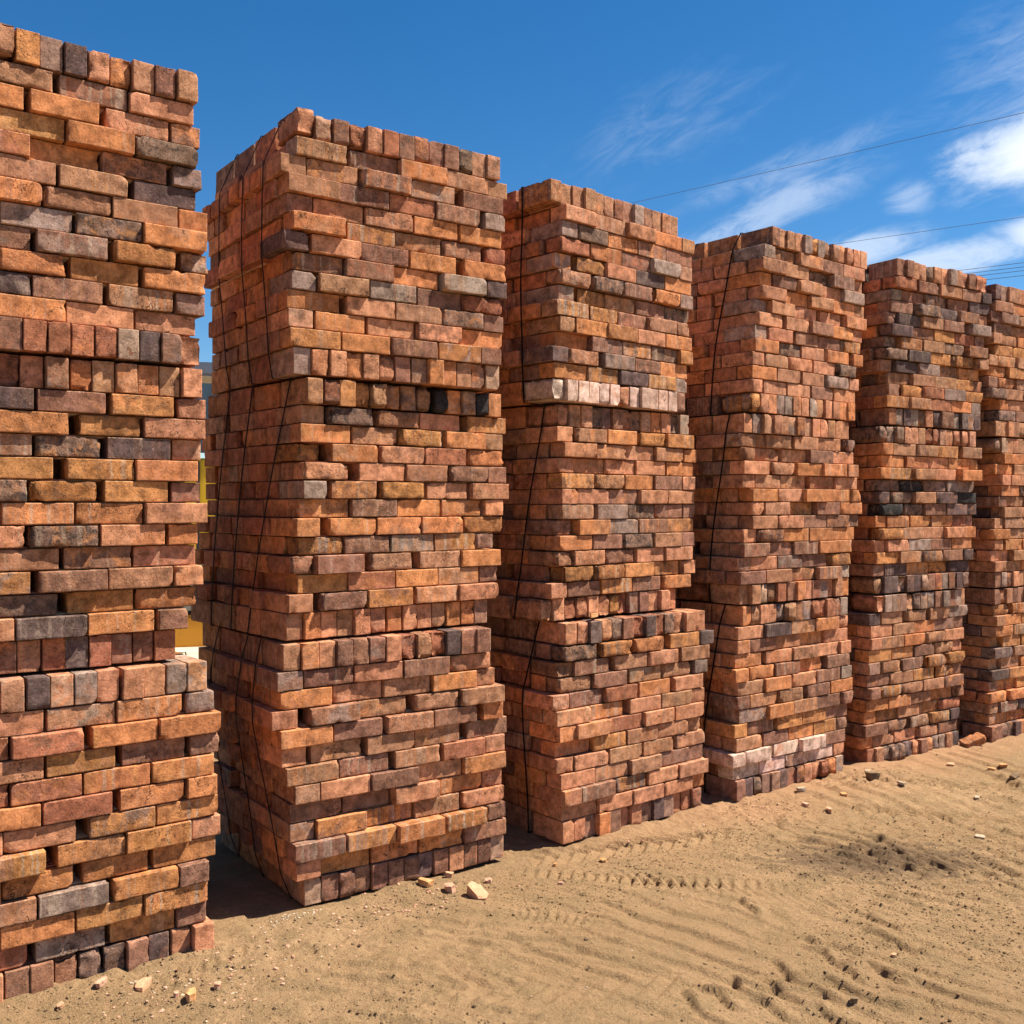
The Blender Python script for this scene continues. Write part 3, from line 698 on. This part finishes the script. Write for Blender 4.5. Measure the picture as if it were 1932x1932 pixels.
# concrete yard behind the towers, seen through the first gap
M_PAVE = newmat("pale_concrete")
g = N('ShaderNodeNewGeometry'); PP = g.outputs['Position']
finish(mixc(smooth(noise(PP, 3, 5), .35, .65), (.42, .36, .26), (.52, .45, .33)), .9, noise(PP, 60, 4), .3, .004)
def boxmb(V, F, x0, y0, z0, x1, y1, z1):
    n = len(V)
    V += [(x0, y0, z0), (x1, y0, z0), (x1, y1, z0), (x0, y1, z0), (x0, y0, z1), (x1, y0, z1), (x1, y1, z1), (x0, y1, z1)]
    F += [tuple(n + i for i in f) for f in ((0, 3, 2, 1), (4, 5, 6, 7), (0, 1, 5, 4), (1, 2, 6, 5), (2, 3, 7, 6), (3, 0, 4, 7))]
V = []; F = []
for i in range(7):
    for j in range(5): boxmb(V, F, -2 + i * 1.6, 6.6 + j * 1.6, -.1, -2 + i * 1.6 + 1.59, 6.6 + j * 1.6 + 1.59, .052)
tag(link('concrete_yard', V, F, M_PAVE), kind='structure')

# ------------------------------------------------------------------ the towers
for (k, j, x0, y0, yaw, rows) in PACKS:
    st = {0: STRAPS, 1: STRAPS_MID, 2: STRAPS_BOT}[j].get(k, STRAPS[k])
    z0 = GZ[k] + (2 - j) * (PH + .003) * ZS[k] - .004
    build_pack(k, j, x0, y0, yaw, rows, z0, CODES[(k, j)], LOOK[(k, j)] + TW[k], SIDEHEAD[k], st, SIDEPAL[k])

# ------------------------------------------------------------------ broken pieces on the sand
def clay_mat(name, c, c2, sc=40):
    m = newmat(name); t = N('ShaderNodeTexCoord'); v = t.outputs['Object']
    a = noise(v, sc, 5, .65); b = noise(v, 260, 3, .7)
    col = mixc(smooth(a, .38, .62), c, c2); col = mixc(M('MULTIPLY', smooth(b, .6, .68), .5), col, tuple(x * .35 for x in c))
    finish(col, .95, M('ADD', a, b), .7, .003, .15); return m
CL = {'orange': clay_mat('broken_orange_clay', (.52, .23, .085), (.60, .33, .15)), 'pale': clay_mat('broken_pale_clay', (.50, .26, .14), (.57, .33, .19)),
      'pink': clay_mat('broken_pink_clay', (.50, .25, .15), (.56, .33, .22)), 'grey': clay_mat('grey_stone', (.24, .22, .20), (.32, .28, .25)),
      'white': clay_mat('whitish_stone', (.40, .29, .19), (.50, .38, .26)), 'clod': clay_mat('dark_soil', (.16, .105, .058), (.22, .145, .08))}
def shard(name, x, y, size, flat, mat, label, seed, cat='brick fragment', group='broken brick pieces lying on the sand', asp=.7, rot=None, tilt=.12, sink=.15):
    rg = np.random.default_rng(seed); bm = bmesh.new()
    n = 9
    for i in range(n):
        a = 2 * math.pi * i / n + rg.normal() * .2; r = rg.uniform(.66, 1.0)
        sq = 1 / max(abs(math.cos(a)), abs(math.sin(a))); sq = min(sq, 1.12)
        for lv, rad in ((0, rg.uniform(.72, .98)), (1, rg.uniform(.85, 1.02))):
            bm.verts.new((math.cos(a) * r * rad * sq * size / 2, math.sin(a) * r * rad * sq * size / 2 * asp, (lv + rg.normal() * .06) * size * flat))
    res = bmesh.ops.convex_hull(bm, input=bm.verts)
    bmesh.ops.delete(bm, geom=[v for v in bm.verts if not v.link_faces], context='VERTS')
    bmesh.ops.triangulate(bm, faces=bm.faces); bmesh.ops.subdivide_edges(bm, edges=bm.edges, cuts=2, use_grid_fill=True)
    co = np.array([v.co for v in bm.verts])
    d = wav(rg, co, 160 * .06 / size) * size * .022; d2 = wav(rg, co, 420 * .06 / size) * size * .010
    bm.normal_update()
    for v, a, b in zip(bm.verts, d, d2): v.co += v.normal * (a + b)
    me = bpy.data.meshes.new(name); bm.to_mesh(me); bm.free(); me.materials.append(CL[mat])
    o = bpy.data.objects.new(name, me); COL.objects.link(o)
    o.location = (x, y, gz(x, y) - size * flat * sink + .002)
    o.rotation_euler = (rg.normal() * tilt, rg.normal() * tilt, rg.uniform(0, 6.28) if rot is None else rot)
    if label: tag(o, label, cat, group)
    return o
SH = [
 (2.238, 3.66, .068, .28, 'orange', 'rough orange brick chip touching the foot of the second tower'),
 (2.293, 3.557, .082, .30, 'orange', 'flat orange brick chunk between the small chip and the pink chunk before the second tower'),
 (2.349, 3.446, .095, .30, 'pink', 'long pinkish brick chunk, second from the right in the rubble before the second tower'),
 (2.397, 3.34, .120, .30, 'pale', 'largest pale peach brick slab with a dark broken edge, before the second tower'),
 (2.451, 3.655, .036, .9, 'pink', 'small upright pink sliver leaning on the second tower'),
 (2.442, 3.598, .045, .5, 'pale', 'small blocky whitish-pink chip behind the largest pale slab'),
 (2.55, 3.46, .038, .4, 'pink', 'little brown-pink chip right of the rubble before the second tower'),
 (1.095, 3.395, .080, .22, 'pale', 'flat peach slab with a pointed edge, at the lower left on the sand'),
 (1.179, 3.191, .068, .38, 'orange', 'yellow-orange cracked chunk nearest to the camera'),
 (.983, 3.477, .052, .3, 'pink', 'thin salmon chip left of the peach slab near the first tower'),
 (1.269, 3.204, .030, .6, 'pink', 'small dull pink chip right of the yellow-orange chunk'),
 (.842, 3.408, .030, .4, 'pale', 'small pale chip at the far lower left'),
 (1.146, 3.238, .026, .6, 'pink', 'tiny pinkish chip just left of the yellow-orange chunk'),
 (5.265, 3.218, .060, .22, 'white', 'narrow cream chip on the open sand before the fifth tower'),
 (5.425, 2.861, .055, .25, 'white', 'oval cream chip above the row of tyre lug marks'),
 (6.163, 3.092, .075, .25, 'orange', 'orange sliver furthest right on the sand'),
 (6.009, 3.085, .080, .18, 'orange', 'long thin orange splinter left of the furthest sliver'),
 (5.95, 3.304, .070, .25, 'pale', 'pale brown chip on the sand before the gap by the last tower'),
 (4.754, 2.497, .055, .3, 'white', 'white chip at the upper edge of the dark grit patch'),
 (4.515, 3.169, .055, .35, 'pale', 'tan chip on smooth sand below the fourth tower'),
 (4.847, 3.31, .050, .35, 'orange', 'orange-brown chip on the sand right of the fourth tower'),
 (5.376, 3.50, .045, .25, 'white', 'white chip beside the right corner of the fourth tower'),
 (4.731, 3.50, .070, .3, 'white', 'whitish wedge lying against the foot of the fourth tower'),
 (4.495, 3.302, .050, .3, 'pink', 'pinkish-grey chip before the left half of the fourth tower'),
 (3.255, 2.019, .024, .35, 'pale', 'small cream chip lying among the big tyre ridges'),
 (2.772, 3.251, .030, .35, 'pink', 'small pink chip below the third tower gap'),
 (3.113, 3.36, .034, .35, 'orange', 'small orange chip before the left corner of the third tower'),
 (2.903, 3.443, .028, .4, 'orange', 'tiny orange chip by the curved tyre ribs left of the third tower'),
]
for i, (x, y, s, fl, m, lab) in enumerate(SH): shard('brick_fragment', x, y, s, fl, m, lab, 50 + i, asp=.62 if s > .05 else .8)
shard('stone', 2.848, 1.906, .032, .45, 'clod', 'small brown stone near the lower edge of the photo', 200, 'stone', 'loose stones on the sand')
shard('stone', 6.592, 3.473, .055, .25, 'grey', 'flat blue-grey stone between the fifth and the last tower', 201, 'stone', 'loose stones on the sand')
shard('soil_clod', 5.261, 3.40, .12, .35, 'clod', 'dark overhanging clod of soil right of the fourth tower', 202, 'soil clod', 'clods of soil scraped up by tyres')
shard('soil_clod', 5.919, 2.901, .08, .45, 'clod', 'pair of brown clods at the right edge of the sand', 203, 'soil clod', 'clods of soil scraped up by tyres')
# broken brick at the corner of the fifth tower
rg = np.random.default_rng(77); Q, F = brick_shape(rg, .9, 0); A = brick_attrs(rg, Q, 'o', .9)
o = link('broken_brick', Q, F, M_BRICK, None, True, A); o.location = (6.56, 3.49, gz(6.56, 3.49) + .030); o.rotation_euler = (R(14), R(-20), R(-28)); o.scale = (.72, .8, .75)
tag(o, 'orange broken brick lying tilted at the right corner of the fifth tower', 'brick')
# crumb of brick on the ledge of the third tower
o = shard('brick_fragment', 3.32, 3.60, .10, .16, 'orange', 'thin orange splinter lying on the ledge of the third tower', 310, asp=.35, rot=.5, tilt=.05)
o.location = (3.32, 3.655, .007 + PH + .006)
# pebbles and crumbs nobody could count
rg = np.random.default_rng(9); V = []; F = []
T = (1 + 5 ** .5) / 2
ICO = np.array([(-1, T, 0), (1, T, 0), (-1, -T, 0), (1, -T, 0), (0, -1, T), (0, 1, T), (0, -1, -T), (0, 1, -T), (T, 0, -1), (T, 0, 1), (-T, 0, -1), (-T, 0, 1)]) / 1.9
ICF = [(0, 11, 5), (0, 5, 1), (0, 1, 7), (0, 7, 10), (0, 10, 11), (1, 5, 9), (5, 11, 4), (11, 10, 2), (10, 7, 6), (7, 1, 8), (3, 9, 4), (3, 4, 2), (3, 2, 6), (3, 6, 8), (3, 8, 9), (4, 9, 5), (2, 4, 11), (6, 2, 10), (8, 6, 7), (9, 8, 1)]
def scatter(name, n, gen, sz, mat, seed):
    rg = np.random.default_rng(seed); V = []; F = []
    for _ in range(n):
        x, y = gen(rg); s = sz[0] * (sz[1] / sz[0]) ** (rg.random() ** 2)
        v = ICO * (1 + rg.normal(size=(12, 1)) * .16) * s * np.array([1, rg.uniform(.5, 1), rg.uniform(.35, .7)])
        v = v @ rotz(rg.uniform(0, 6.28)).T + np.array([x, y, gz(x, y) + s * .15])
        k = len(V); V += [tuple(a) for a in v]; F += [tuple(k + i for i in f) for f in ICF]
    return link(name, V, F, mat)
def g_foot(rg):
    x = rg.uniform(.6, 6.6); return x, 3.52 - abs(rg.normal()) * .16
def g_open(rg): return rg.uniform(.7, 6.5), rg.uniform(1.3, 3.5)
def g_left(rg): return rg.normal() * .25 + 1.3, rg.normal() * .15 + 3.25
def g_mid(rg): return rg.normal() * .2 + 2.1, rg.normal() * .12 + 3.45
def g_grit(rg): return rg.normal() * .06 + 1.72, rg.normal() * .02 + 3.60
tag(scatter('brick_crumbs', 420, lambda r: (g_foot, g_mid, g_left)[r.integers(0, 3)](r), (.0025, .010), CL['pink'], 1), 'tiny crumbs of pink clay strewn along the foot of the towers', 'brick crumbs', kind='stuff')
tag(scatter('pale_grit', 330, lambda r: (g_open, g_left, g_grit)[r.integers(0, 3)](r), (.002, .0075), CL['white'], 2), 'fine pale grit strewn over the sand', 'grit', kind='stuff')
tag(scatter('soil_crumbs', 800, lambda r: (g_open, g_left, g_open, g_mid)[r.integers(0, 4)](r), (.003, .010), CL['clod'], 3), 'loose dark crumbs of soil over the sand', 'soil crumbs', kind='stuff')
def g_all(rg):
    x = rg.uniform(.6, 5.6); return x, rg.uniform(1.3, 3.55)
def g_patchy(rg):
    while True:
        x, y = g_all(rg)
        if vnoise(np.array([x * 1.9]), np.array([y * 1.9]), 57)[0] > rg.uniform(-.25, .35): return x, y
tag(scatter('sand_crumbs', 18000, g_patchy, (.0020, .0068), M_SAND, 5), 'loose crumbs of sandy earth over the yard', 'sand crumbs', kind='stuff')

# ------------------------------------------------------------------ overhead cables
def cable(p0, p1, ext0, ext1, rad, sag, label):
    p0, p1 = Vector(p0) + Vector((0, 0, EYE.z)), Vector(p1) + Vector((0, 0, EYE.z)); d = p1 - p0
    a, b = p0 - d * ext0, p1 + d * ext1
    n = 60; V = []; F = []
    t = (b - a).normalized(); s = t.cross(Vector((0, 0, 1))).normalized(); u = s.cross(t)
    for i in range(n + 1):
        f = i / n; c = a.lerp(b, f); c.z += sag * (4 * (f - .5) ** 2 - .2)
        for q in range(6):
            an = q * math.pi / 3; V.append(c + (s * math.cos(an) + u * math.sin(an)) * rad)
    for i in range(n):
        for q in range(6): F.append((i * 6 + q, i * 6 + (q + 1) % 6, (i + 1) * 6 + (q + 1) % 6, (i + 1) * 6 + q))
    tag(link('overhead_cable', V, F, M_CABLE), label, 'cable', 'overhead cables crossing the sky')
cable((15.3, 15.4, 6.4), (16.7, 8.0, 6.4), 2.0, 4.0, .004, .25, 'long thin cable rising highest across the blue sky to the right edge')
cable((20.2, 14.2, 6.0), (21.4, 10.3, 6.0), 4.0, 7.0, .0045, .1, 'single thin cable below the big white cloud')
for i, dz in enumerate((.02, -.075, -.16, -.27)):
    cable((23.0, 12.6, 5.5 + dz), (23.4, 11.3, 5.5 + dz), 8.0, 14.0, .006, .12,
          ('uppermost', 'second from the top', 'third from the top', 'lowest')[i] + ' of the four cables close together above the last tower')

# ------------------------------------------------------------------ yellow machine behind the first gap
def paint(name, c, r=.45):
    m = newmat(name); t = N('ShaderNodeTexCoord'); v = t.outputs['Object']
    finish(mixc(smooth(noise(v, 6, 6, .7), .5, .75), c, tuple(x * .55 for x in c)), r, noise(v, 80, 3), .08, .002, .4); return m
MY = paint('yellow_paint', (.80, .50, .03)); MO = paint('ochre_paint', (.62, .27, .02)); MG = paint('grey_panel', (.30, .31, .28)); MD = paint('dark_rubber', (.03, .03, .03), .8); MR = paint('roof_grey', (.20, .22, .25)); 
mglass = newmat('cab_glass'); finish((.10, .16, .20), .08, None, spec=.8)
mach = empty('yellow_loader', (3.55, 9.3, .05), R(-21))
tag(mach, 'yellow loader with grey roof seen only through the gap between the first two towers', 'loader')
def mpart(name, boxes, mat, parent=mach, bev=.02):
    V = []; F = []
    for b in boxes: boxmb(V, F, *b)
    bm = bmesh.new(); vs = [bm.verts.new(v) for v in V]
    for f in F: bm.faces.new([vs[i] for i in f])
    bmesh.ops.bevel(bm, geom=list(bm.edges), offset=bev, segments=2, affect='EDGES')
    me = bpy.data.meshes.new(name); bm.to_mesh(me); bm.free(); me.materials.append(mat)
    o = bpy.data.objects.new(name, me); COL.objects.link(o); o.parent = parent; return o
mpart('chassis', [(-2.2, -.5, .28, 1.8, .5, .56)], MO)
mpart('side_panel', [(-1.9, -.48, .60, 1.5, .48, 1.1)], MG)
mpart('body', [(-1.95, -.55, 1.12, 1.6, .55, 1.95)], MY)
mpart('trim', [(-.06, -.575, 1.15, -.03, -.56, 1.92), (-1.0, -.575, 1.15, -.97, -.56, 1.92), (.8, -.575, 1.15, .83, -.56, 1.92)], MD, bev=.004)
for (px_, py_) in ((-.9, -.5), (.35, -.5), (-.9, .42), (.35, .42)): mpart('cab_post', [(px_, py_, 1.96, px_ + .12, py_ + .09, 2.66)], MY)
mpart('window', [(-.77, -.47, 2.0, .34, -.46, 2.62)], mglass, bev=.002)
mpart('roof', [(-1.1, -.62, 2.67, .65, .62, 2.79)], MR)
mpart('hood', [(.62, -.5, 1.96, 1.5, .5, 2.2)], MY, bev=.06)
def wheel(x, y):
    bm = bmesh.new(); prof = [(.22, -.14), (.40, -.14), (.45, -.09), (.45, .09), (.40, .14), (.22, .14)]
    def lathe(prof, mat, name, par):
        bm = bmesh.new(); n = 32; ring = []
        for i in range(n):
            a = 2 * math.pi * i / n; ring.append([bm.verts.new((math.cos(a) * r, yy, math.sin(a) * r)) for r, yy in prof])
        m_ = len(prof)
        for i in range(n):
            for q in range(m_ - 1): bm.faces.new((ring[i][q], ring[i][q + 1], ring[(i + 1) % n][q + 1], ring[(i + 1) % n][q]))
        me = bpy.data.meshes.new(name); bm.to_mesh(me); bm.free(); me.materials.append(mat)
        o = bpy.data.objects.new(name, me); COL.objects.link(o); o.parent = par; return o
    bm.free()
    t = lathe(prof, MD, 'wheel', mach); t.location = (x, y, .45)
    lathe([(.001, -.10), (.10, -.12), (.21, -.08), (.22, -.13), (.22, .13), (.21, .08), (.001, .10)], MY, 'rim', t)
for x in (-1.6, 1.25):
    for y in (-.62, .62): wheel(x, y)
